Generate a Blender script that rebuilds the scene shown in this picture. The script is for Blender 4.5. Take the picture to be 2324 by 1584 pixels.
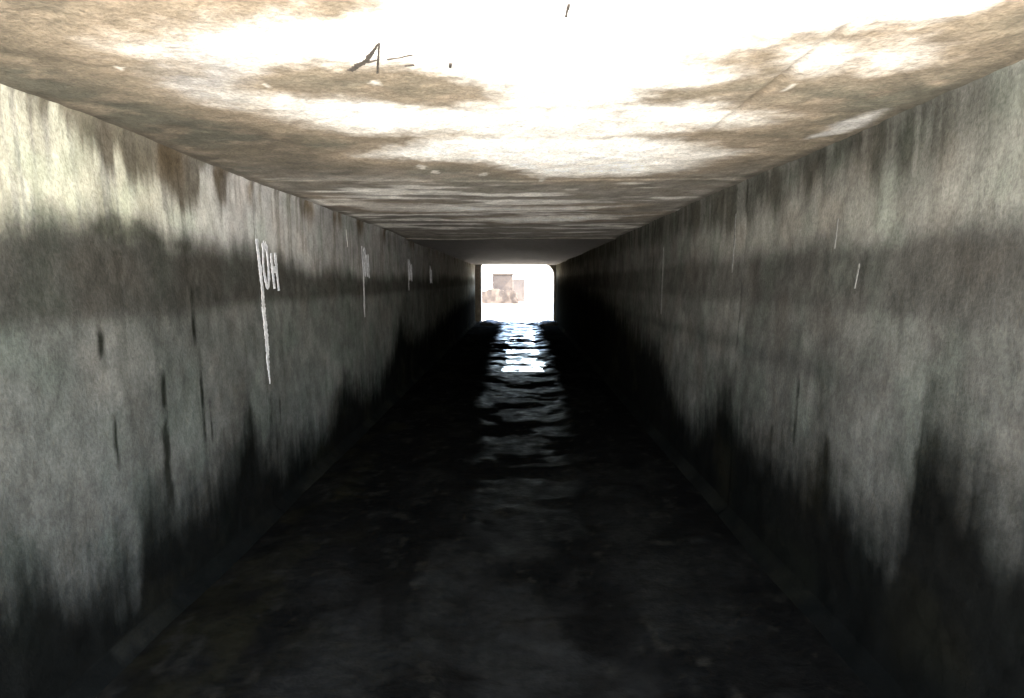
import bpy, bmesh, math, random
import numpy as np
from mathutils import Vector

for o in list(bpy.data.objects):
    bpy.data.objects.remove(o)
sc = bpy.context.scene
C = sc.collection
R = math.radians

# ------------------------------------------------------------------ camera
cam_d = bpy.data.cameras.new('camera')
cam = bpy.data.objects.new('camera', cam_d)
C.objects.link(cam)
cam_d.sensor_width = 36.0
cam_d.lens = 1400.0 / 2323.0 * 36.0
cam_d.shift_y = 68.0 / 2323.0
cam_d.clip_start = 0.05
cam_d.clip_end = 5000.0
cam.location = (0, 0, 1.5)
cam.rotation_euler = (R(90 - 9.05), 0, R(0.626))
sc.camera = cam

# ------------------------------------------------------------------ sky and sun
SUN_EL, SUN_AZ = 54.0, 95.0          # azimuth clockwise from +Y: the sun stands to the right, a little behind the camera
w = bpy.data.worlds.new('World')
sc.world = w
w.use_nodes = True
wn = w.node_tree.nodes
sky = wn.new('ShaderNodeTexSky')
sky.sky_type = 'NISHITA'
sky.sun_disc = False
sky.sun_elevation = R(SUN_EL)
sky.sun_rotation = R(SUN_AZ)
sky.dust_density = 2.5
sky.ozone_density = 0.8
w.node_tree.links.new(sky.outputs[0], wn['Background'].inputs[0])
wn['Background'].inputs[1].default_value = 0.12
sun_d = bpy.data.lights.new('sun', 'SUN')
sun_d.energy = 4.6
sun_d.angle = R(0.55)
sun_d.color = (1.0, 0.96, 0.90)
sun = bpy.data.objects.new('sun', sun_d)
C.objects.link(sun)
ca, sa = math.cos(R(SUN_EL)), math.sin(R(SUN_EL))
to_sun = Vector((math.sin(R(SUN_AZ)) * ca, math.cos(R(SUN_AZ)) * ca, sa))
sun.rotation_euler = to_sun.to_track_quat('Z', 'Y').to_euler()
sun.location = to_sun * 60

vs = sc.view_settings
vs.view_transform = 'Standard'
vs.look = 'None'
vs.gamma = 1.0
vs.exposure = 5.65
vs.use_curve_mapping = False
sc.render.engine = 'CYCLES'
cy = sc.cycles
cy.max_bounces = 7
cy.diffuse_bounces = 5
cy.glossy_bounces = 2
cy.transmission_bounces = 2
cy.use_denoising = True
cy.use_guiding = True              # most light arrives through the two mouths
cy.use_surface_guiding = True
cy.guiding_training_samples = 64
cy.use_adaptive_sampling = False
cy.sample_clamp_indirect = 0.6
cy.caustics_reflective = True

# ------------------------------------------------------------------ noise
def _h(ix, iy, s):
    n = (ix.astype(np.int64) * 374761393 + iy.astype(np.int64) * 668265263 + s * 1274126177) & 0x7fffffff
    n = ((n ^ (n >> 13)) * 1274126177) & 0x7fffffff
    n = (n ^ (n >> 16)) & 0xffff
    return n / 65535.0

def vnoise(x, y, s=0):
    x = np.asarray(x, float); y = np.asarray(y, float)
    ix, iy = np.floor(x), np.floor(y)
    fx, fy = x - ix, y - iy
    fx = fx * fx * (3 - 2 * fx); fy = fy * fy * (3 - 2 * fy)
    a, b = _h(ix, iy, s), _h(ix + 1, iy, s)
    c, d = _h(ix, iy + 1, s), _h(ix + 1, iy + 1, s)
    return (a * (1 - fx) + b * fx) * (1 - fy) + (c * (1 - fx) + d * fx) * fy

def fbm(x, y, s=0, octv=4, g=0.5):
    t, a, tot = 0.0, 1.0, 0.0
    for k in range(octv):
        t = t + a * vnoise(x * 2 ** k + 17.3 * k, y * 2 ** k + 9.1 * k, s + 31 * k)
        tot += a; a *= g
    return t / tot

def ss(e0, e1, x):
    t = np.clip((x - e0) / (e1 - e0), 0, 1)
    return t * t * (3 - 2 * t)

def mixc(a, b, m):
    m = np.asarray(m)[..., None]
    return a * (1 - m) + np.asarray(b, float) * m

def sdf(poly, x, y):
    """signed distance to a polygon, positive inside"""
    d = np.full(x.shape, 1e9); inside = np.zeros(x.shape, bool)
    n = len(poly)
    for i in range(n):
        x0, y0 = poly[i]; x1, y1 = poly[(i + 1) % n]
        ex, ey = x1 - x0, y1 - y0
        t = np.clip(((x - x0) * ex + (y - y0) * ey) / (ex * ex + ey * ey + 1e-12), 0, 1)
        d = np.minimum(d, np.hypot(x - x0 - t * ex, y - y0 - t * ey))
        c = ((y0 > y) != (y1 > y)) & (x < (x1 - x0) * (y - y0) / (y1 - y0 + 1e-12) + x0)
        inside ^= c
    return np.where(inside, d, -d)

# ------------------------------------------------------------------ materials
def new_mat(name):
    m = bpy.data.materials.new(name)
    m.use_nodes = True
    return m, m.node_tree.nodes, m.node_tree.links, m.node_tree.nodes['Principled BSDF']

def N(nodes, t, **kw):
    n = nodes.new(t)
    for k, v in kw.items():
        setattr(n, k, v)
    return n

def surf_mat(name, fine=90.0, amp=0.55, stretch=(1, 1, 1), rough=0.85, bump=0.35, spec=0.3, wet=False, blot=9.0):
    """concrete whose stains come with the piece (colour attribute), plus pores, grain and fine relief"""
    m, n, l, b = new_mat(name)
    at = N(n, 'ShaderNodeAttribute', attribute_name='Col')
    tc = N(n, 'ShaderNodeNewGeometry')
    mp = N(n, 'ShaderNodeMapping')
    mp.inputs['Scale'].default_value = stretch
    l.new(tc.outputs['Position'], mp.inputs['Vector'])
    n1 = N(n, 'ShaderNodeTexNoise'); n1.inputs['Scale'].default_value = fine
    n1.inputs['Detail'].default_value = 2.0; n1.inputs['Roughness'].default_value = 0.7
    n2 = N(n, 'ShaderNodeTexNoise'); n2.inputs['Scale'].default_value = blot
    n2.inputs['Detail'].default_value = 3; n2.inputs['Roughness'].default_value = 0.65
    l.new(mp.outputs[0], n1.inputs['Vector']); l.new(mp.outputs[0], n2.inputs['Vector'])
    r1 = N(n, 'ShaderNodeMapRange'); r1.inputs[1].default_value = 0.3; r1.inputs[2].default_value = 0.7
    r1.inputs[3].default_value = 1 - amp; r1.inputs[4].default_value = 1 + amp
    l.new(n1.outputs[0], r1.inputs[0])
    r2 = N(n, 'ShaderNodeMapRange'); r2.inputs[1].default_value = 0.3; r2.inputs[2].default_value = 0.7
    r2.inputs[3].default_value = 0.8; r2.inputs[4].default_value = 1.2
    l.new(n2.outputs[0], r2.inputs[0])
    mu = N(n, 'ShaderNodeMath', operation='MULTIPLY')
    l.new(r1.outputs[0], mu.inputs[0]); l.new(r2.outputs[0], mu.inputs[1])
    # pores
    vo = N(n, 'ShaderNodeTexVoronoi'); vo.inputs['Scale'].default_value = fine * 0.45
    l.new(mp.outputs[0], vo.inputs['Vector'])
    r3 = N(n, 'ShaderNodeMapRange'); r3.inputs[1].default_value = 0.06; r3.inputs[2].default_value = 0.22
    r3.inputs[3].default_value = 0.82; r3.inputs[4].default_value = 1.0
    l.new(vo.outputs['Distance'], r3.inputs[0])
    mu2 = N(n, 'ShaderNodeMath', operation='MULTIPLY')
    l.new(mu.outputs[0], mu2.inputs[0]); l.new(r3.outputs[0], mu2.inputs[1])
    sca = N(n, 'ShaderNodeVectorMath', operation='SCALE')
    l.new(at.outputs['Color'], sca.inputs[0]); l.new(mu2.outputs[0], sca.inputs['Scale'])
    l.new(sca.outputs[0], b.inputs['Base Color'])
    b.inputs['Specular IOR Level'].default_value = spec
    if wet:
        rr = N(n, 'ShaderNodeMapRange'); rr.inputs[1].default_value = 0.35; rr.inputs[2].default_value = 0.65
        rr.inputs[3].default_value = rough - 0.2; rr.inputs[4].default_value = rough + 0.15
        l.new(n2.outputs[0], rr.inputs[0])
        ad = N(n, 'ShaderNodeMath', operation='ADD', use_clamp=True)       # wetness of the piece travels in the attribute's alpha
        l.new(rr.outputs[0], ad.inputs[0]); l.new(at.outputs['Alpha'], ad.inputs[1])
        l.new(ad.outputs[0], b.inputs['Roughness'])
        sp = N(n, 'ShaderNodeMapRange'); sp.inputs[1].default_value = 0; sp.inputs[2].default_value = 0.5
        sp.inputs[3].default_value = spec; sp.inputs[4].default_value = 0.0
        l.new(at.outputs['Alpha'], sp.inputs[0]); l.new(sp.outputs[0], b.inputs['Specular IOR Level'])
    else:
        b.inputs['Roughness'].default_value = rough
    bp = N(n, 'ShaderNodeBump'); bp.inputs['Strength'].default_value = bump; bp.inputs['Distance'].default_value = 0.008
    l.new(n1.outputs[0], bp.inputs['Height']); l.new(bp.outputs[0], b.inputs['Normal'])
    return m

def noise_mat(name, c0, c1, scale=6.0, rough=0.85, spec=0.3, bump=0.4, dist=0.02, detail=6):
    m, n, l, b = new_mat(name)
    tc = N(n, 'ShaderNodeNewGeometry')
    n1 = N(n, 'ShaderNodeTexNoise'); n1.inputs['Scale'].default_value = scale
    n1.inputs['Detail'].default_value = detail; n1.inputs['Roughness'].default_value = 0.65
    l.new(tc.outputs['Position'], n1.inputs['Vector'])
    cr = N(n, 'ShaderNodeValToRGB')
    cr.color_ramp.elements[0].position = 0.3; cr.color_ramp.elements[1].position = 0.7
    cr.color_ramp.elements[0].color = (*c0, 1); cr.color_ramp.elements[1].color = (*c1, 1)
    l.new(n1.outputs[0], cr.inputs[0]); l.new(cr.outputs[0], b.inputs['Base Color'])
    b.inputs['Roughness'].default_value = rough; b.inputs['Specular IOR Level'].default_value = spec
    bp = N(n, 'ShaderNodeBump'); bp.inputs['Strength'].default_value = bump; bp.inputs['Distance'].default_value = dist
    l.new(n1.outputs[0], bp.inputs['Height']); l.new(bp.outputs[0], b.inputs['Normal'])
    return m

M_WALL = surf_mat('stained_wall_concrete', fine=75, amp=0.19, stretch=(1, 1, 0.85), bump=0.22, blot=7, spec=0.0)
M_CEIL = surf_mat('stained_ceiling_concrete', fine=70, amp=0.3, stretch=(1, 1, 1), bump=0.3, blot=8)
M_MUD = surf_mat('wet_mud', amp=0.25, rough=0.50, spec=0.10, bump=0.4, wet=True, blot=6, stretch=(0.8, 1.0, 1), fine=26)
M_PALE = noise_mat('pale_dusty_concrete', (0.46, 0.44, 0.41), (0.60, 0.58, 0.54), 3.0)
M_DIRT = noise_mat('silty_concrete', (0.12, 0.105, 0.085), (0.19, 0.17, 0.14), 3.0)
M_EARTH = noise_mat('dry_earth', (0.20, 0.13, 0.08), (0.34, 0.25, 0.16), 2.5, bump=0.6, dist=0.05)
M_HEAD = noise_mat('portal_concrete', (0.16, 0.13, 0.10), (0.30, 0.26, 0.20), 5.0)
M_BROWN = noise_mat('brown_masonry', (0.026, 0.018, 0.012), (0.055, 0.040, 0.028), 2.0)
M_ROCK = noise_mat('muddy_rock', (0.03, 0.027, 0.02), (0.07, 0.06, 0.045), 9.0, rough=0.7)
M_WHITE = noise_mat('white_paint', (0.34, 0.36, 0.40), (0.88, 0.89, 0.92), 28.0, rough=0.6, bump=0.2, dist=0.004)
M_LIME = noise_mat('lime_drip', (0.36, 0.36, 0.36), (0.84, 0.84, 0.85), 30.0, rough=0.8, bump=0.3, dist=0.004)
M_DRIP2 = noise_mat('pale_drip', (0.36, 0.36, 0.34), (0.56, 0.56, 0.53), 30.0, rough=0.8, bump=0.3, dist=0.004)
M_DRIP = noise_mat('grey_drip', (0.06, 0.06, 0.056), (0.15, 0.15, 0.14), 30.0, rough=0.8, bump=0.3, dist=0.004)
M_INK = noise_mat('dark_marker', (0.03, 0.027, 0.022), (0.10, 0.085, 0.07), 60.0, rough=0.8, bump=0.1)
M_GRASS = noise_mat('dry_grass', (0.07, 0.09, 0.03), (0.18, 0.16, 0.07), 3.0)

# ------------------------------------------------------------------ mesh helpers
def link(name, verts, faces, mat, parent=None, col=None, smooth=True):
    me = bpy.data.meshes.new(name)
    me.from_pydata([tuple(v) for v in verts], [], faces)
    me.materials.append(mat)
    if smooth:
        me.polygons.foreach_set('use_smooth', [True] * len(me.polygons))
    if col is not None:
        a = me.color_attributes.new('Col', 'FLOAT_COLOR', 'POINT')
        c4 = np.ones((len(me.vertices), 4), np.float32)
        col = np.asarray(col)
        c4[:, :col.shape[1]] = col
        a.data.foreach_set('color', c4.ravel())
    me.update()
    o = bpy.data.objects.new(name, me)
    C.objects.link(o)
    if parent:
        o.parent = parent
    return o

def grid_panel(name, P, Q, col, mat, parent=None):
    """P: (nu,nv,3) face points; Q: same shape, back side. Closed slab with a finely divided front."""
    nu, nv = P.shape[:2]
    V = list(P.reshape(-1, 3))
    idx = np.arange(nu * nv).reshape(nu, nv)
    F = np.stack([idx[:-1, :-1], idx[1:, :-1], idx[1:, 1:], idx[:-1, 1:]], -1).reshape(-1, 4).tolist()
    border = list(idx[:, 0]) + list(idx[-1, 1:]) + list(idx[-2::-1, -1]) + list(idx[0, -2:0:-1])
    Qf = Q.reshape(-1, 3)
    Pf = P.reshape(-1, 3)
    n = len(border)
    base = len(V) + n
    V += [Pf[i] for i in border]
    V += [Qf[i] for i in border]
    for i in range(n):
        j = (i + 1) % n
        F.append([base - n + j, base - n + i, base + i, base + j])
    F.append([base + i for i in range(n - 1, -1, -1)])
    nc = col.shape[-1]
    cc = np.concatenate([col.reshape(-1, nc), col.reshape(-1, nc)[border], col.reshape(-1, nc)[border]])
    o = link(name, V, F, mat, parent, cc)
    me = o.data
    k = (nu - 1) * (nv - 1)
    for p in list(me.polygons)[k:]:
        p.use_smooth = False
    return o

def box(bm, lo, hi):
    vs_ = [bm.verts.new((x, y, z)) for x in (lo[0], hi[0]) for y in (lo[1], hi[1]) for z in (lo[2], hi[2])]
    for f in ((0, 1, 3, 2), (4, 6, 7, 5), (0, 4, 5, 1), (2, 3, 7, 6), (0, 2, 6, 4), (1, 5, 7, 3)):
        bm.faces.new([vs_[i] for i in f])
    return vs_

def bm_obj(name, bm, mat, parent=None, smooth=False):
    bmesh.ops.recalc_face_normals(bm, faces=bm.faces)
    me = bpy.data.meshes.new(name)
    bm.to_mesh(me); bm.free()
    me.materials.append(mat)
    if smooth:
        me.polygons.foreach_set('use_smooth', [True] * len(me.polygons))
    o = bpy.data.objects.new(name, me)
    C.objects.link(o)
    if parent:
        o.parent = parent
    return o

def box_obj(name, lo, hi, mat, parent=None, bevel=0.02):
    bm = bmesh.new()
    box(bm, lo, hi)
    if bevel:
        bmesh.ops.bevel(bm, geom=list(bm.edges), offset=bevel, segments=2, affect='EDGES')
    return bm_obj(name, bm, mat, parent)

def empty(name, loc=(0, 0, 0)):
    o = bpy.data.objects.new(name, None)
    C.objects.link(o)
    o.location = loc
    return o

def tag(o, label=None, cat=None, group=None, kind=None):
    if label: o['label'] = label
    if cat: o['category'] = cat
    if group: o['group'] = group
    if kind: o['kind'] = kind
    return o

# ------------------------------------------------------------------ dimensions of the culvert
XL, XR, ZC = -1.54, 1.31, 2.07
Y0, Y1 = -0.5, 22.0
SEG = 2.42
JOINTS = [Y0] + [y for y in (3.70 + SEG * k for k in range(-1, 8)) if Y0 + 0.5 < y < Y1 - 0.5] + [Y1]

def ysamples(a, b):
    ys = [a]
    while ys[-1] < b - 1e-6:
        ys.append(min(b, ys[-1] + max(0.008, 0.0052 * max(ys[-1], 1.3))) if ys[-1] > 1.0 else min(b, ys[-1] + 0.05))
    if len(ys) > 2 and ys[-1] - ys[-2] < 0.003:
        ys.pop(-2)
    return np.array(ys)

# ------------------------------------------------------------------ ground and floor
GM = noise_mat('dusty_ground', (0.12, 0.10, 0.075), (0.20, 0.17, 0.13), 0.8)
g = link('ground', [(-1500, -1500, -0.12), (1500, -1500, -0.12), (1500, 1500, -0.12), (-1500, 1500, -0.12)], [(0, 1, 2, 3)], GM)
tag(g, kind='structure')

def mud_height(x, y):
    x = x * 0.75
    h = 0.034 * (fbm(x * 3.6, y * 2.8, 5, 4) - 0.5) + 0.030 * (fbm(x * 14, y * 11, 8, 3) - 0.5)
    h += 0.028 * ss(0.62, 0.8, fbm(x * 5.5, y * 4.5, 12, 2))
    return h

def build_floor():
    ys = ysamples(Y0, Y1 + 0.4)
    xs = np.arange(XL - 0.02, XR + 0.021, 0.02)
    X, Y = np.meshgrid(xs, ys, indexing='ij')
    wet = ss(1.25, 1.75, Y + 0.35 * (fbm(X * 3, Y * 3, 2) - 0.5))
    h = (0.22 + 0.3 * ss(9, 13, Y)) * mud_height(X, Y)
    side_ = ss(0.26, 0.55, np.abs(X - 0.10 - 0.15 * (fbm(Y * .8, 0 * Y, 66) - .5)) + 0.25 * (fbm(X * 3, Y * 2, 67) - .5))
    h = h - 0.012 + 0.032 * side_ + 0.035 * ss(0.9, 1.4, np.abs(X + 0.1))     # a shallow gully in the middle holds the water
    h = h + 0.020 * ss(11.5, 8.5, Y) + 0.022 * ss(0.56, 0.68, fbm(X * 1.3 + 5, Y * 1.5, 69, 3)) * ss(12.3, 13.5, Y) + 0.016 * ss(0.52, 0.62, fbm(X * 1.6 + 5, Y * 2.8, 72, 3)) * ss(10.5, 11.2, Y)
    dw = np.minimum(X - XL, XR - X)
    k_ = ss(0.10, 0.30, dw)
    h = h * k_ + (0.050 + 0.010 * (fbm(Y * 2.5, 0 * Y, 74, 3) - 0.5)) * (1 - k_)     # silt levels out along the wall foot
    h = h * wet + (1 - wet) * 0.006 * fbm(X * 6, Y * 6, 4)
    P = np.stack([X, Y, h], -1)
    Q = np.stack([X, Y, np.full_like(X, -0.3)], -1)
    n1 = fbm(X * 3, Y * 2, 21); n2 = fbm(X * 14, Y * 10, 23)
    mud = np.zeros(X.shape + (3,)) + np.array([0.0055, 0.0052, 0.0045])
    mud = mixc(mud, (0.010, 0.0095, 0.008), ss(0.45, 0.75, n1 * 0.6 + n2 * 0.4))
    mud = mixc(mud, (0.011, 0.010, 0.006), ss(0.5, 0.75, fbm(X * 5, Y * 3, 33)) * ss(-0.5, -1.2, X) * 0.8)
    mud = mixc(mud, (0.0125, 0.012, 0.0105), ss(5, 2.6, Y) * ss(1.3, .7, np.abs(X)) * ss(.3, .6, n1))
    mud = mixc(mud, (0.014, 0.013, 0.0105), ss(0.66, 0.78, n2))
    dry = np.zeros(X.shape + (3,)) + np.array([0.50, 0.46, 0.39])
    dry = mixc(dry, (0.36, 0.32, 0.26), ss(0.45, 0.7, n2))
    col = mixc(dry, (0, 0, 0), wet) + mud * wet[..., None]
    gw = np.interp(Y, [3, 6, 11, 22], [0.18, 0.28, 0.42, 0.5])
    dryness = ss(gw, gw + 0.22, np.abs(X - 0.04) + 0.25 * (fbm(X * 4, Y * 3, 68) - .5)) * 0.5
    dryness = np.maximum(dryness, 0.5 * ss(0.46, 0.60, fbm(X * 2.4, Y * 3.0, 70, 4)))
    dryness = np.maximum(dryness, 0.24 * ss(11.5, 9.5, Y) + 0.04 * ss(7, 4, Y))
    dryness = np.maximum(dryness, (1 - wet) * 0.5)
    dryness = np.maximum(dryness, ss(4.6, 2.5, Y + 1.5 * (n1 - .5)) * 0.5)
    col = np.concatenate([np.clip(col, 0.002, 0.8), dryness[..., None]], -1)
    o = grid_panel('floor', P, Q, col, M_MUD)
    tag(o, kind='structure')
build_floor()

def build_water():
    m, n, l, b = new_mat('shallow_muddy_water')
    b.inputs['Base Color'].default_value = (0.018, 0.017, 0.013, 1)
    b.inputs['Roughness'].default_value = 0.06
    b.inputs['IOR'].default_value = 1.33
    tc = N(n, 'ShaderNodeNewGeometry')
    mp = N(n, 'ShaderNodeMapping'); mp.inputs['Scale'].default_value = (0.55, 1.0, 1)
    l.new(tc.outputs['Position'], mp.inputs['Vector'])
    a = N(n, 'ShaderNodeTexNoise'); a.inputs['Scale'].default_value = 5.0; a.inputs['Detail'].default_value = 4
    a.inputs['Roughness'].default_value = 0.55
    l.new(mp.outputs[0], a.inputs['Vector'])
    bp = N(n, 'ShaderNodeBump'); bp.inputs['Strength'].default_value = 0.8; bp.inputs['Distance'].default_value = 0.05
    l.new(a.outputs[0], bp.inputs['Height']); l.new(bp.outputs[0], b.inputs['Normal'])
    ys = np.arange(10.2, Y1 + 0.4, 0.1); xs = np.linspace(XL + 0.05, XR - 0.05, 30)
    X, Y = np.meshgrid(xs, ys, indexing='ij')
    Z = np.full_like(X, 0.0) + 0.0015 * (fbm(X * 3, Y * 3, 61) - 0.5)
    idx = np.arange(X.size).reshape(X.shape)
    F = np.stack([idx[:-1, :-1], idx[1:, :-1], idx[1:, 1:], idx[:-1, 1:]], -1).reshape(-1, 4).tolist()
    o = link('water', np.stack([X, Y, Z], -1).reshape(-1, 3), F, m)
    tag(o, kind='structure')
build_water()

# ------------------------------------------------------------------ walls
LAlg = [(-2, .6), (1.6, .66), (1.8, .6), (1.9, .45), (2.04, .39), (2.34, .27), (2.42, .5), (2.47, .52), (2.62, .42), (2.95, .45), (3.30, .6), (3.43, .73),
        (3.55, .53), (3.88, .39), (4.8, .32), (5.2, .5), (5.35, .6), (6.0, .42), (6.7, .36), (7.6, .6), (8.07, .91), (9.4, .60), (12.2, .72), (16, .9), (23, 1.05)]
RAlg = [(-2, .8), (1.53, .80), (1.64, .76), (1.67, .86), (1.73, .89), (1.86, .98), (1.96, .95), (1.985, .62), (2.14, .52), (2.42, .62), (2.48, .64), (2.55, .74),
        (2.61, .72), (2.70, .6), (2.89, .57), (3.29, .61), (3.64, .65), (3.80, .82), (3.9, .8), (4.07, .62), (4.56, .44), (5.1, .54), (5.8, .83), (8, 1.05), (10.1, 1.2), (16, 1.45), (23, 1.55)]

def wall_relief(Y, Z):
    return 0.035 * (fbm(Y * 0.9, Z * 0.9, 17, 2) - 0.5) + 0.010 * (fbm(Y * 3, Z * 3, 7, 3) - 0.5) + 0.006 * (fbm(Y * 20, Z * 14, 9, 3) - 0.5)

def wall_colour(side, Y, Z):
    s = 100 if side < 0 else 300
    strk = fbm(Y * 16, Z * 1.1, s + 1, 4)                 # vertical run-off streaks
    strk2 = fbm(Y * 42, Z * 2.0, s + 2, 3)
    blot = fbm(Y * 2.6, Z * 2.6, s + 3, 5)
    fine = fbm(Y * 26, Z * 22, s + 4, 3)
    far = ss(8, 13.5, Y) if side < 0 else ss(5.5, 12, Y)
    if side < 0:
        base = np.zeros(Y.shape + (3,)) + np.array([0.185, 0.19, 0.175])
        base = mixc(base, (0.27, 0.27, 0.25), ss(0.4, 0.7, blot))
        base = mixc(base, (0.115, 0.115, 0.10), ss(0.58, 0.85, strk) * 0.4)
        # pale upper zone with ragged lower edge
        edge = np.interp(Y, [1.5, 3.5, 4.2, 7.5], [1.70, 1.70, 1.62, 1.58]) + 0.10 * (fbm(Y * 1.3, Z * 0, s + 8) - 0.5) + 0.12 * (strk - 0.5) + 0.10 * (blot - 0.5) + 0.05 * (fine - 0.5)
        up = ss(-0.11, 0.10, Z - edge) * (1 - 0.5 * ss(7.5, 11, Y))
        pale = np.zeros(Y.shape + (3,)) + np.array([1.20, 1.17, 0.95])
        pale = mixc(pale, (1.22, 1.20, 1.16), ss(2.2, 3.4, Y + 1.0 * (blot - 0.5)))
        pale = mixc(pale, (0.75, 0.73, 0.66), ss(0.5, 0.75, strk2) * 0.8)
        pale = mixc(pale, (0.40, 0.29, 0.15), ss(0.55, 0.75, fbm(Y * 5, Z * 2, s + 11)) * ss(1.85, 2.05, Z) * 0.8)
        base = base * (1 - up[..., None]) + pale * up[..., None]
        # grime band
        lo = 1.36 + 0.05 * (fbm(Y * 1.1, 0 * Z, s + 9) - 0.5) + 0.03 * (strk - 0.5)
        band = ss(-0.045, 0.045, Z - lo) * (1 - up) * (1 - 0.35 * ss(6, 10, Y))
        band *= 0.85 + 0.25 * (blot - 0.5)
        base = mixc(base, (0.074, 0.070, 0.060), np.clip(band, 0, 1) * 0.85)
        # moss clump at the edge of the pale zone
        mo = np.exp(-(((Y - 2.42) / 0.22) ** 2 + ((Z - 1.705) / 0.06) ** 2)) + 0.7 * np.exp(-(((Y - 2.9) / 0.3) ** 2 + ((Z - 1.655) / 0.04) ** 2))
        base = mixc(base, (0.055, 0.062, 0.042), np.clip(ss(0.35, 0.9, mo * (0.2 + 1.6 * fine)) * 0.5, 0, 1))
        # rust brown runs from the ceiling
        re = np.interp(Y, [1.9, 2.2, 2.35, 2.5, 2.7, 2.92, 3.04, 3.10, 3.2, 3.30, 3.35, 3.4, 4.4, 4.5, 4.6], [2.08, 2.00, 1.96, 1.89, 1.90, 1.82, 1.83, 2.0, 2.03, 1.86, 1.86, 2.09, 2.09, 1.95, 2.09])
        run = ss(-0.05, 0.07, Z - re + 0.14 * (strk2 - 0.5) + 0.12 * (strk - 0.5) + 0.05 * (fine - 0.5)) * ss(5, 4.2, Y)
        base = mixc(base, (0.16, 0.125, 0.078), run * 0.8)
        # thin dark drips lower down
        dr = 0.0
        for yc, wd, zt, zb in ((2.905, .018, 1.48, 1.20), (2.935, .013, 1.17, .72), (2.61, .017, 1.10, .76), (2.60, .028, .86, .48), (2.24, .018, 1.33, 1.19), (2.27, .010, .99, .80), (3.45, .02, .80, .5), (3.75, .012, .8, .62), (3.0, .008, .9, .7), (3.9, .01, .75, .6)):
            wv = yc + 0.015 * (fbm(Z * 9, 0 * Z, s + 41) - 0.5)
            m = ss(1.5, 0.5, np.abs(Y - wv) / wd) * ss(zb - .05, zb + .05, Z) * ss(zt + .04, zt - .04, Z)
            dr = np.maximum(dr, m * (0.35 + 1.0 * ss(0.2, 0.6, fbm(Z * 14, Y * 30, s + 44, 3))))
        base = mixc(base, (0.03, 0.032, 0.026), np.clip(dr * 0.75, 0, 1))
        A = LAlg
    else:
        base = np.zeros(Y.shape + (3,)) + np.array([0.175, 0.172, 0.158])
        base = mixc(base, (0.25, 0.245, 0.225), ss(0.4, 0.7, blot))
        base = mixc(base, (0.105, 0.10, 0.088), ss(0.58, 0.85, strk) * 0.38)
        mid = ss(1.60, 1.74, Z + 0.10 * (blot - 0.5)) * ss(6.0, 3.0, Y)
        base = mixc(base, (0.44, 0.43, 0.385), mid * 0.85)
        # dark green damp under the ceiling, hanging down in columns
        edge = 1.90 - 0.05 * ss(2.2, 4.5, Y) + 0.22 * (0.5 - fbm(Y * 11, Z * 0.6, s + 15, 3))
        damp = ss(-0.08, 0.10, Z - edge + 0.06 * (fine - .5) + 0.10 * (blot - .5)) * ss(1.5, 2.1, Y)
        base = mixc(base, (0.085, 0.085, 0.068), damp * (0.55 + 0.6 * ss(0.35, 0.6, strk)) * 0.75)
        # soft grime band
        band = ss(1.34, 1.42, Z + 0.06 * (strk - 0.5)) * ss(1.66, 1.58, Z + 0.05 * (blot - 0.5))
        base = mixc(base, (0.085, 0.080, 0.072), band * 0.52)
        # second faint tide line
        tl = np.exp(-((Z - (1.12 + 0.06 * (blot - 0.5))) / 0.05) ** 2) * ss(2.2, 3.0, Y)
        base = mixc(base, (0.08, 0.085, 0.08), tl * 0.5)
        dr = 0.0
        for yc, wd, zt, zb in ((2.86, .013, 1.09, .72), (2.89, .012, .72, .5), (3.0, .009, .8, .66), (3.12, .014, .78, .64), (2.55, .022, .84, .6)):
            wv = yc + 0.02 * (Z - .9) * -1 + 0.012 * (fbm(Z * 9, 0 * Z, s + 41) - 0.5)
            m = ss(1.5, 0.5, np.abs(Y - wv) / wd) * ss(zb - .05, zb + .05, Z) * ss(zt + .04, zt - .04, Z)
            dr = np.maximum(dr, m * (0.35 + 0.8 * ss(0.2, 0.6, fbm(Z * 14, Y * 30, s + 44, 3))))
        base = mixc(base, (0.028, 0.028, 0.024), np.clip(dr * 0.8, 0, 1))
        A = RAlg
    # black algae rising from the floor with spiky tops
    ay, az = zip(*A)
    top = np.interp(Y, ay, az)
    e = Z - top - 0.05 - 0.06 * ss(4, 2.5, Y) + 0.14 * (strk2 - 0.5) + 0.10 * (strk - 0.5) + 0.06 * (fine - 0.5)
    e = e + 0.16 * (fbm(Y * 7, Z * 6, s + 51, 4) - 0.5)
    alg = ss(0.16, -0.26, e)
    soft = ss(0.42, -0.10, e) * 0.5
    base = mixc(base, (0.075, 0.075, 0.065), np.clip(soft, 0, 1))
    deep = np.zeros(Y.shape + (3,)) + np.array([0.023, 0.0235, 0.021])
    deep = mixc(deep, (0.042, 0.040, 0.028), ss(0.5, 0.75, blot))
    deep = deep * np.interp(Y, [2.0, 5.0, 9.0], [0.38, 0.6, 1.1])[..., None]       # algae paler farther in, colour raised to lift the far shadows
    base = base * (1 - alg[..., None] * 0.97) + deep * (alg[..., None] * 0.97)
    if side > 0:
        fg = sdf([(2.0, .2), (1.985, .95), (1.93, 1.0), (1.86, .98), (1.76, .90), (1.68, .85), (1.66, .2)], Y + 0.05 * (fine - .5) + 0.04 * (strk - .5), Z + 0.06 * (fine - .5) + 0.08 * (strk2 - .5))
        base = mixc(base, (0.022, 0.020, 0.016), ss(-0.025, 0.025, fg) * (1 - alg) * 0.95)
    # far gloom painted into the wall colour, upper part lifted for exit glare
    base = mixc(base, base * ((0.78 if side < 0 else 0.52) + 0.4 * ss(1.5, 1.7, Z)[..., None]), far * 0.95)
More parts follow.
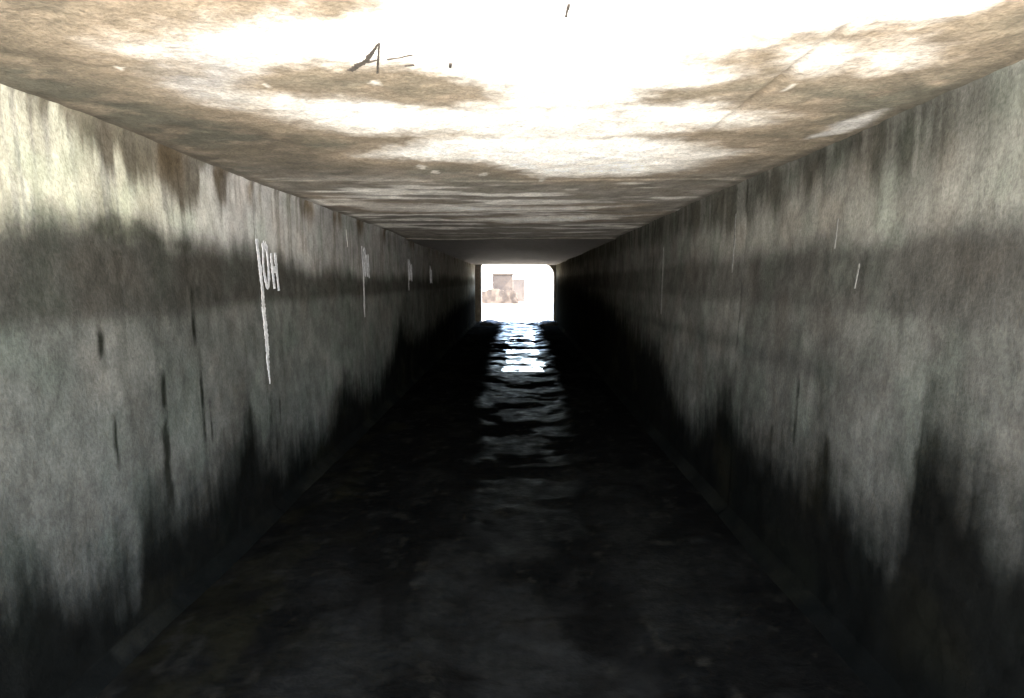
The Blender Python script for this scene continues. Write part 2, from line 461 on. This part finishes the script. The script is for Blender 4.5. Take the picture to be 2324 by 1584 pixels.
    # patchy paler fillet along the foot of the wall
    fil = ss(0.13, 0.10, Z) * ss(0.35, 0.6, fbm(Y * 3.5, Z * 9, s + 71))
    base = mixc(base, (0.055, 0.052, 0.041), fil * 0.38 * ss(0.5, 0.7, fbm(Y * 1.4, 0 * Z, s + 72)))
    base *= (0.86 + 0.28 * fine)[..., None]
    hue = fbm(Y * 4.5, Z * 4.5, s + 81, 3)
    base *= 1 + (ss(0.5, 0.8, hue)[..., None] * np.array([-0.05, 0.01, -0.02]) + ss(0.5, 0.2, hue)[..., None] * np.array([0.04, 0.0, -0.02]))
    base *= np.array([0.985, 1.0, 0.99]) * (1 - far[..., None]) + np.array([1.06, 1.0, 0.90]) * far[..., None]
    base *= 0.40 if side < 0 else 0.345
    if side < 0:                                   # light reaching deeper, painted as a paler wall
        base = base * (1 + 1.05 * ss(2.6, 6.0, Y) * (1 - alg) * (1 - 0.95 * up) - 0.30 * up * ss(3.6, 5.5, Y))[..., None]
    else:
        base = base * (1 + 0.70 * ss(2.4, 5.0, Y) * (1 - alg))[..., None]  # deeper light painted on the right wall too
    seam = 0.0
    for j in JOINTS[1:-1]:
        seam = np.maximum(seam, ss(0.020, 0.0, np.abs(Y - j) + 0.012 * (fine - 0.5)))
    base = mixc(base, base * 0.55, seam * ss(0.35, 0.6, fbm(Y * 2, Z * 3, s + 91)))
    return np.clip(base, 0.002, 0.80)

def build_wall(side, name, label):
    root = tag(empty(name, (XL if side < 0 else XR, 0, 0)), label, 'wall', kind='thing')
    # profile: foot fillet, wall face, small top haunch (offset into the room, height)
    prof = [(0.11, -0.06), (0.105, 0.0), (0.098, 0.02)] + [(0.10 - 0.10 * t, 0.02 + 0.085 * t) for t in (0.25, 0.5, 0.75)]
    prof += [(0.0, z) for z in np.arange(0.11, 2.06, 0.0125)]
    prof += [(0.004, 2.068), (0.012, 2.09)]
    off = np.array([p[0] for p in prof]); zz = np.array([p[1] for p in prof])
    for k in range(len(JOINTS) - 1):
        a, b = JOINTS[k] + 0.001, JOINTS[k + 1] - 0.001
        ys = ysamples(a, b)
        Y, Z = np.meshgrid(ys, zz, indexing='ij')
        O = np.broadcast_to(off, Y.shape).copy()
        rel = wall_relief(Y, Z)
        x = (XL + O + rel) if side < 0 else (XR - O - rel)
        P = np.stack([x, Y, Z], -1)
        Q = P.copy(); Q[..., 0] = (XL - 0.22) if side < 0 else (XR + 0.22)
        col = wall_colour(side, Y, Z)
        if side > 0:
            P = P[::-1]; Q = Q[::-1]; col = col[::-1]
        P[..., 0] -= root.location.x; Q[..., 0] -= root.location.x
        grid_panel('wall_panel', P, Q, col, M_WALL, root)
    return root
wall_l = build_wall(-1, 'culvert_wall', 'grey concrete culvert wall with white painted marks, pale stained top and black algae foot')
wall_r = build_wall(1, 'culvert_wall', 'grey concrete culvert wall without lettering, green damp columns below the ceiling edge')

# ------------------------------------------------------------------ ceiling
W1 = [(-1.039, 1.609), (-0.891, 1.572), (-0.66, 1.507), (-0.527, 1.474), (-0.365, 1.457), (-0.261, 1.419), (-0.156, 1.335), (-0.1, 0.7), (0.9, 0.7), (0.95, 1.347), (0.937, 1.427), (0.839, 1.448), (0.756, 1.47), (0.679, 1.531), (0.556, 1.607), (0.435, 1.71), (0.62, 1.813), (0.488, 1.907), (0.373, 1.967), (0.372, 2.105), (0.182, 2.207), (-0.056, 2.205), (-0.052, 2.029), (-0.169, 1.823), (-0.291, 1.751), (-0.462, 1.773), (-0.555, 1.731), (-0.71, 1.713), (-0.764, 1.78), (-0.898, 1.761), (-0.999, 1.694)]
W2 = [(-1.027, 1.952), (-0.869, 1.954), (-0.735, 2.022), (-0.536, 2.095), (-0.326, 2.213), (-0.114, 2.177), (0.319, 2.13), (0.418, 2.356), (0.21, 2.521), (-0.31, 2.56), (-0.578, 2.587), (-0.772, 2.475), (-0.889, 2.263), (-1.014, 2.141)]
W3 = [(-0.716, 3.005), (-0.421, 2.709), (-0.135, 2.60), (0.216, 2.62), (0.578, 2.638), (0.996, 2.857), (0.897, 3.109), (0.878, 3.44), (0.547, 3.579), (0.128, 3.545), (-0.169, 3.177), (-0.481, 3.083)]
P1 = [(0.283, 2.181), (0.459, 2.116), (0.669, 2.149), (0.896, 2.283), (0.857, 2.425), (0.536, 2.455), (0.323, 2.355)]
P2 = [(0.663, 1.712), (0.72, 1.595), (0.848, 1.638), (0.897, 1.747), (0.813, 1.815)]
P2B = [(0.873, 1.683), (0.912, 1.619), (1.021, 1.655), (1.059, 1.749), (0.974, 1.782)]
P3 = [(1.187, 2.606), (1.152, 2.364), (1.239, 2.166), (1.26, 2.304), (1.27, 2.497)]
LG = [(-0.813, 1.564), (-0.652, 1.58), (-0.816, 1.954), (-0.951, 2.195), (-1.087, 2.14), (-1.026, 1.795)]
S1 = [(-1.335, 4.406), (-0.915, 4.757), (0.078, 4.992), (0.829, 4.942), (0.445, 5.242), (-0.66, 5.363), (-1.188, 5.224), (-1.361, 4.699)]
S2 = [(-0.528, 5.972), (0.091, 5.735), (1.234, 5.523), (0.728, 6.072), (-0.122, 6.433)]
ISL = [(-0.60, 1.79), (-0.35, 1.80), (-0.10, 2.0), (-0.12, 2.14), (-0.40, 2.06), (-0.75, 1.98), (-0.85, 1.85)]

def ceiling_relief(X, Y):
    return 0.030 * (fbm(X * 0.8, Y * 0.8, 417, 2) - 0.5) + 0.014 * (fbm(X * 2, Y * 2, 407, 3) - 0.5) + 0.007 * (fbm(X * 16, Y * 16, 409, 3) - 0.5)

def ceiling_colour(X, Y):
    wx = X + 0.09 * (fbm(X * 4, Y * 5, 201, 4) - 0.5) + 0.03 * (fbm(X * 22, Y * 24, 202, 3) - 0.5)
    wy = Y + 0.10 * (fbm(X * 4, Y * 5, 203, 4) - 0.5) + 0.05 * (fbm(X * 20, Y * 22, 204, 3) - 0.5)
    blot = fbm(X * 3, Y * 3, 205, 5); fine = fbm(X * 30, Y * 26, 206, 3); mid = fbm(X * 9, Y * 11, 207, 4)
    c = np.zeros(X.shape + (3,)) + np.array([0.125, 0.105, 0.072])
    c = mixc(c, (0.10, 0.094, 0.068), ss(0.4, 0.65, blot))
    c = mixc(c, (0.19, 0.155, 0.11), ss(0.5, 0.75, mid) * 0.8)
    c = mixc(c, (0.055, 0.048, 0.032), ss(0.6, 0.8, fbm(X * 6, Y * 9, 211, 4)) * 0.7)
    c = c * 1.02 * (1 + 0.45 * ss(1.1, 0.3, np.abs(X - 0.1)))[..., None]  # stronger upward light along the middle put into the brown
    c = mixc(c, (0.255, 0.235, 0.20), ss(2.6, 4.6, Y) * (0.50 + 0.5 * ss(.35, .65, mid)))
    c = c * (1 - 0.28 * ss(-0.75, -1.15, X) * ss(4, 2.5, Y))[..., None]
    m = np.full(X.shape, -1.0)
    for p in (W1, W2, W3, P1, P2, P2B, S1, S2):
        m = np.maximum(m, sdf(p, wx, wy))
    glint_lime = ss(-0.10, 0.13, m + 0.12 * (mid - 0.5) + 0.06 * (fine - 0.5))  # pale patches: sunlight reflected off water painted in together with limescale
    glint_lime = glint_lime * (1 - 0.50 * ss(-0.45, -0.95, X)) * (1 - 0.35 * ss(0.55, 0.85, X) * ss(1.45, 1.6, Y))
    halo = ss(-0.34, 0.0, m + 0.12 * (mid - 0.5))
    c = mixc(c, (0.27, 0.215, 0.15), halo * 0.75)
    YL = [(-0.31, 2.56), (-0.1, 2.2), (0.35, 2.3), (0.655, 2.50), (0.217, 2.70), (-.1, 2.66)]
    glint_lime = np.maximum(glint_lime, 0.72 * ss(-0.08, 0.07, sdf(YL, wx, wy)))
    isl = ss(-0.02, 0.04, sdf(ISL, wx, wy))
    glint_lime = glint_lime * (1 - 0.75 * isl)
    # smaller pale bands farther in, reflected light and limescale painted together
    st = fbm(X * 1.3, Y * 5.2, 215, 4)
    glint_lime = np.maximum(glint_lime, ss(0.52, 0.66, st) * ss(3.4, 4.2, Y) * ss(8.5, 7.4, Y) * 0.75)
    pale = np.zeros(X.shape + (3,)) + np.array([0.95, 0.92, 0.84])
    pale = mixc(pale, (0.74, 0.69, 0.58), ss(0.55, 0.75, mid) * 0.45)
    c = c * (1 - glint_lime[..., None]) + pale * glint_lime[..., None]
    for (a_, b_, ra, rb) in ((-.492, 3.30, .035, .06), (-.45, 3.41, .025, .05), (-.198, 3.50, .03, .06), (.128, 3.66, .02, .09), (-.42, 1.93, .022, .03), (-.754, 1.935, .008, .03), (.80, 1.95, .006, .06), (-1.09, 1.78, .02, .012), (.33, 4.05, .05, .05), (-.7, 4.15, .05, .04)):
        q = np.hypot((X - a_) / ra, (Y - b_) / rb) + 1.6 * (fine - 0.5) + 1.2 * (fbm(X * 70, Y * 50, 231, 2) - 0.5)
        c = mixc(c, (0.62, 0.58, 0.50), ss(1.0, 0.5, q) * 0.8)
    g3 = ss(-0.03, 0.03, sdf(P3, wx, wy)) * 0.8
    c = mixc(c, (0.42, 0.41, 0.38), g3)
    lg = ss(-0.08, 0.10, sdf(LG, wx, wy)) * (0.4 + 0.6 * ss(0.4, 0.65, mid))
    c = mixc(c, (0.34, 0.33, 0.31), lg * 0.75)
    # length beyond the fourth joint, far dimness painted into its colour
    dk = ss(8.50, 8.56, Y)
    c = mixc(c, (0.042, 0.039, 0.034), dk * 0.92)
    # dark seam along the side walls
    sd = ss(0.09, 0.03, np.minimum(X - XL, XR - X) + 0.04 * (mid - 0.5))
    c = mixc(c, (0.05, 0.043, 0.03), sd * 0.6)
    c *= (0.80 + 0.40 * fine)[..., None]
    return np.clip(c, 0.01, 0.92)

def build_ceiling():
    root = tag(empty('culvert_ceiling', (0, 0, ZC)), 'brown stained concrete ceiling slab with large white patches of limescale and painted-in reflected sunlight over the culvert', 'ceiling', kind='thing')
    xs = np.arange(XL - 0.2, XR + 0.2001, 0.0125)
    for k in range(len(JOINTS) - 1):
        a, b = JOINTS[k] + 0.001, JOINTS[k + 1] - 0.001
        ys = ysamples(a, b)
        X, Y = np.meshgrid(xs, ys, indexing='ij')
        rel = ceiling_relief(X, Y)
        rel -= 0.006 * ss(0.015, 0.0, np.minimum(Y - a, b - Y))
        # one lengthwise crack
        crack = np.exp(-((X - 0.74 - 0.02 * (fbm(Y * 4, 0 * Y, 55) - 0.5)) / 0.012) ** 2) * ss(1.45, 1.55, Y) * ss(2.6, 2.3, Y)
        rel -= 0.010 * crack
        if a > 8:
            rel += 0.02
        P = np.stack([X, Y, -rel], -1)
        Q = P.copy(); Q[..., 2] = 0.25
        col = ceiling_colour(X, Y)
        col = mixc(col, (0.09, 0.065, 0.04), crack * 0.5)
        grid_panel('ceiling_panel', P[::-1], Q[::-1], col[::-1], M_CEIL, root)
    return root
ceil = build_ceiling()

# ------------------------------------------------------------------ writing and drips on the concrete
def ribbon(pts, widths, u, v, nrm, origin, lift=0.0025, th=0.006, seed=0):
    """flat stroke of paint, a few millimetres thick, along 2-D points (a,b) on a plane"""
    rng = random.Random(seed)
    P, Wd = [], []
    for i in range(len(pts) - 1):
        n = max(2, int(math.hypot(pts[i + 1][0] - pts[i][0], pts[i + 1][1] - pts[i][1]) / 0.008))
        for k in range(n + (1 if i == len(pts) - 2 else 0)):
            t = k / n
            P.append(((pts[i][0] * (1 - t) + pts[i + 1][0] * t), (pts[i][1] * (1 - t) + pts[i + 1][1] * t)))
            Wd.append((widths[i] * (1 - t) + widths[i + 1] * t) * rng.uniform(0.75, 1.2))
    V, F = [], []
    for i, (p, wd) in enumerate(zip(P, Wd)):
        q0, q1 = P[max(0, i - 1)], P[min(len(P) - 1, i + 1)]
        dx, dy = q1[0] - q0[0], q1[1] - q0[1]
        L = math.hypot(dx, dy) or 1
        nx, ny = -dy / L, dx / L
        j = rng.uniform(-0.1, 0.1) * wd
        for sgn in (-1, 1):
            a, b = p[0] + nx * (sgn * wd / 2 + j), p[1] + ny * (sgn * wd / 2 + j)
            base = origin + u * a + v * b
            up_ = float((ceiling_relief if abs(nrm.z) > 0.5 else wall_relief)(np.array(a), np.array(b)))
            V.append(base + nrm * (up_ + lift)); V.append(base + nrm * (up_ - th))
    n = len(P)
    for i in range(n - 1):
        a = i * 4; b = a + 4
        F += [(a, b, b + 2, a + 2), (a + 1, a + 3, b + 3, b + 1), (a, a + 1, b + 1, b), (a + 2, b + 2, b + 3, a + 3)]
    F += [(0, 2, 3, 1), ((n - 1) * 4, (n - 1) * 4 + 1, (n - 1) * 4 + 3, (n - 1) * 4 + 2)]
    return V, F

def strokes(name, mat, parent, lst, u, v, nrm, origin, lift=0.0025):
    V, F = [], []
    for i, (pts, wd) in enumerate(lst):
        a, b = ribbon(pts, wd, u, v, nrm, origin, lift, seed=i + len(name))
        F += [tuple(k + len(V) for k in f) for f in b]; V += a
    V = [p - parent.location for p in V]
    return link(name, V, F, mat, parent, smooth=False)

ux, uy, uz = Vector((1, 0, 0)), Vector((0, 1, 0)), Vector((0, 0, 1))
def wall_number(y, z, s, mat=M_WHITE, drip=0.6, clear=1.0, seed=0):
    """1, 0, H in tall strokes, y: start along the wall, z: top"""
    o = Vector((XL, 0, 0)); kw = dict(u=uy, v=uz, nrm=ux, origin=o)
    H = 0.275 * s
    t = 0.030 * s
    one = [([(y, z), (y + .012, z - H * .5), (y + .03, z - H * 1.12)], [t, t * 1.1, t])]
    n = strokes('painted_digit', mat, wall_l, one, **kw)
    cx, cz, rx, rz = y + .105 * s, z - .02 - H * .5, .036 * s, H * .48
    ring = [(cx + rx * math.sin(a), cz + rz * math.cos(a)) for a in [i * math.tau / 14 for i in range(15)]]
    strokes('painted_digit', mat, wall_l, [(ring, [t * (1.5 if i in (0, 1, 13, 14) else .85) for i in range(15)])], **kw)
    hx, hz = y + .19 * s, z - .075
    strokes('painted_letter', mat, wall_l, [([(hx, hz), (hx + .012, hz - H * .8)], [t, t * .9]), ([(hx + .065, hz + .005), (hx + .075, hz - H * .85)], [t, t * .9]),
            ([(hx + .004, hz - H * .36), (hx + .068, hz - H * .38)], [t * 1.5, t * 1.3])], **kw)
    if drip:
        strokes('drip_streak', M_LIME, wall_l, [([(y + .03, z - H), (y + .022, z - H - drip * .35), (y + .024, z - H - drip * .75), (y + .03, z - H - drip)], [.032, .046, .038, .006])], **kw)
wall_number(3.715, 1.745, 1.0, drip=0.60)
wall_number(6.15, 1.835, 1.0, drip=0.42)
wall_number(8.70, 1.80, 1.0, drip=0.16)
wall_number(10.85, 1.76, 1.0, drip=0.0)
strokes('drip_streak', M_DRIP2, wall_l, [([(5.62, 1.95), (5.64, 1.80)], [.03, .006])], uy, uz, ux, Vector((XL, 0, 0)))
for (y0, z0, y1, z1, wd) in ((2.412, 1.565, 2.43, 1.47, .010), (2.60, 1.75, 2.606, 1.63, .009), (3.86, 1.90, 3.88, 1.55, .018), (5.7, 1.8, 5.72, 1.2, .03)):
    strokes('drip_streak', M_DRIP, wall_r, [([(y0, z0), ((y0 + y1) / 2, (z0 + z1) / 2), (y1, z1)], [wd * .5, wd, wd * .7])], uy, uz, -ux, Vector((XR, 0, 0)))
# dark scrawl on the ceiling
kw = dict(u=ux, v=uy, nrm=-uz, origin=Vector((0, 0, ZC)))
strokes('scrawled_letter', M_INK, ceil, [([(-.467, 1.808), (-.404, 1.733), (-.34, 1.605)], [.017, .014, .004]), ([(-.34, 1.605), (-.364, 1.701), (-.396, 1.83)], [.005, .005, .006]), ([(-.405, 1.742), (-.374, 1.722)], [.008, .005])], **kw)
strokes('scrawled_dash', M_INK, ceil, [([(-.345, 1.72), (-.313, 1.714), (-.275, 1.692)], [.006, .003, .006])], **kw)
strokes('scrawled_dash', M_INK, ceil, [([(-.309, 1.776), (-.284, 1.770)], [.007, .009])], **kw)
strokes('scrawled_dash', M_INK, ceil, [([(-.184, 1.757), (-.188, 1.792)], [.008, .006])], **kw)
strokes('scrawled_dash', M_INK, ceil, [([(.102, 1.375), (.1005, 1.44)], [.005, .006])], **kw)

# ------------------------------------------------------------------ portals and embankment
def headwall(name, y0, y1, hole, label, r_l, r_r, outer=(-5.5, 5.3, 3.1)):
    """slab with a rounded opening"""
    xl, xr, zt = hole
    pts = [(xl, -0.12)]
    def arc(cx, cz, r, a0, a1):
        return [(cx + r * math.cos(a), cz + r * math.sin(a)) for a in [a0 + (a1 - a0) * i / 8 for i in range(9)]]
    pts += arc(xl + r_l, zt - r_l, r_l, math.pi, math.pi / 2)
    pts += arc(xr - r_r, zt - r_r, r_r, math.pi / 2, 0)
    pts += [(xr, -0.12)]
    ox0, ox1, oz = outer
    out = []
    for (x, z) in pts:
        out.append((ox0 if x < 0 else ox1, z) if z < zt * 0.55 else (x, oz))
    n = len(pts)
    out[0] = (ox0, -0.12); out[-1] = (ox1, -0.12)
    # fan to the outline: left side, top, right side
    V, F = [], []
    ring_out = []
    for i, (x, z) in enumerate(pts):
        t = i / (n - 1)
        if i == 0: q = (ox0, -0.12)
        elif i == n - 1: q = (ox1, -0.12)
        elif i == 1: q = (ox0, z)
        elif i == n - 2: q = (ox1, z)
        elif i == 2: q = (ox0, oz)
        elif i == n - 3: q = (ox1, oz)
        else: q = (x, oz)
        ring_out.append(q)
    for y in (y0, y1):
        V += [(x, y, z) for x, z in pts] + [(x, y, z) for x, z in ring_out]
    S = 2 * n
    for i in range(n - 1):
        F += [(i, i + 1, n + i + 1, n + i), (S + i, S + n + i, S + n + i + 1, S + i + 1)]
        F += [(i, S + i, S + i + 1, i + 1), (n + i, n + i + 1, S + n + i + 1, S + n + i)]
    F += [(0, n, S + n, S), (n - 1, S + n - 1, S + 2 * n - 1, 2 * n - 1)]
    o = link(name, V, F, M_HEAD, smooth=False)
    bm = bmesh.new(); bm.from_mesh(o.data); bmesh.ops.recalc_face_normals(bm, faces=bm.faces); bm.to_mesh(o.data); bm.free()
    return tag(o, label, 'headwall')
headwall('headwall', Y1 + 0.003, Y1 + 0.45, (-1.33, 1.235, 2.10), 'concrete end wall round the bright far opening of the culvert', 0.14, 0.42)
headwall('headwall', Y0 - 0.40, Y0 - 0.003, (XL, XR, ZC), 'concrete end wall round the near mouth of the culvert', 0.06, 0.06)

def embankment():
    ys = np.linspace(Y0 - 0.2, Y1 + 0.2, 24); xs = np.linspace(-30, 30, 41)
    X, Y = np.meshgrid(xs, ys, indexing='ij')
    Z = 3.0 + 0.9 * np.sin(np.clip((Y - Y0) / (Y1 - Y0), 0, 1) * np.pi) + 0.2 * fbm(X * .5, Y * .5, 77)
    P = np.stack([X, Y, Z], -1)
    Q = P.copy(); Q[..., 2] = 2.36
    o = grid_panel('embankment', P, Q, np.zeros(P.shape) + .1, M_EARTH)
    tag(o, kind='structure')
    for sx in (-1, 1):           # earth on both sides of the box
        lo = (-30, Y0 - 0.15, -0.11) if sx < 0 else (XR + 0.26, Y0 - 0.15, -0.11)
        hi = (XL - 0.26, Y1 + 0.15, 2.355) if sx < 0 else (30, Y1 + 0.15, 2.355)
        tag(box_obj('earth_fill', lo, hi, M_EARTH, bevel=0), kind='structure')
embankment()

# ------------------------------------------------------------------ outside, near mouth (behind the camera): pale paved apron
tag(box_obj('apron', (-12, -20, -0.11), (12, Y0 - 0.02, -0.004), M_PALE, bevel=0.004), kind='structure')
# ------------------------------------------------------------------ outside, far mouth
tag(box_obj('channel_bed', (-6.0, Y1 + 0.46, -0.11), (6.0, 60, -0.004), M_DIRT, bevel=0.004), kind='structure')

def pier():
    root = tag(empty('masonry_pier', (-1.05, 41.0, 0)), 'brown square pier standing in the sunlit channel beyond the far opening', 'pier')
    box_obj('shaft', (-0.66, -0.5, -0.01), (0.66, 0.5, 1.86), M_BROWN, root, 0.03)
    box_obj('cap', (-0.72, -0.56, 1.862), (0.72, 0.56, 1.98), M_BROWN, root, 0.03)
pier()

def low_wall():
    xs = np.linspace(-2.9, 0.15, 60); zs = np.array([0.0, 0.3, 0.6, 0.9])
    t = 0.95 * ss(0.12, -0.35, xs) * (0.82 + 0.35 * fbm(xs * 2.3, xs * 0, 95)) + 0.02
    X, S = np.meshgrid(xs, np.linspace(0, 1, 8), indexing='ij')
    Z = S * t[:, None] - 0.01
    Yf = 40.30 + 0.07 * (fbm(X * 4, Z * 4, 96) - .5)
    P = np.stack([X, Yf, Z], -1); Q = P.copy(); Q[..., 1] = 40.47
    o = grid_panel('rubble_wall', P, Q, np.zeros(P.shape) + .1, M_BROWN)
    tag(o, 'low crumbling brown wall in front of the square pier beyond the far opening', 'wall', kind='thing')
low_wall()
tag(box_obj('channel_wall', (3.2, Y1 + 0.47, -0.1), (3.5, 60, 2.6), M_DIRT), 'sunlit concrete wall lining the channel past the far opening', 'wall')

def rock(name, loc, r, seed, label):
    bm = bmesh.new()
    bmesh.ops.create_icosphere(bm, subdivisions=3, radius=1)
    for v in bm.verts:
        d = v.co.normalized()
        k = 0.78 + 0.5 * float(fbm(np.array(d.x * 1.7 + seed), np.array(d.y * 1.7 + d.z * 1.3 + seed), seed))
        v.co = Vector((d.x * r[0], d.y * r[1], d.z * r[2])) * k
    o = bm_obj(name, bm, M_ROCK, smooth=True)
    o.location = loc
    tag(o, label, 'rock')
rock('rock', (1.0, 20.6, 0.05), (0.36, 0.5, 0.17), 3, 'dark muddy rock at the foot of the far opening, right of the reflection')
rock('rock', (-0.95, 20.9, 0.04), (0.42, 0.5, 0.16), 5, 'dark muddy rock at the foot of the far opening, left of the reflection')

tag(box_obj('boundary_wall', (-1.1, 45.0, -0.1), (0.42, 45.3, 1.62), noise_mat('beige_render', (0.036, 0.027, 0.020), (0.060, 0.047, 0.037), 1.5), bevel=0.03),
    'pale beige wall behind the brown pier beyond the far opening', 'wall', kind='thing')
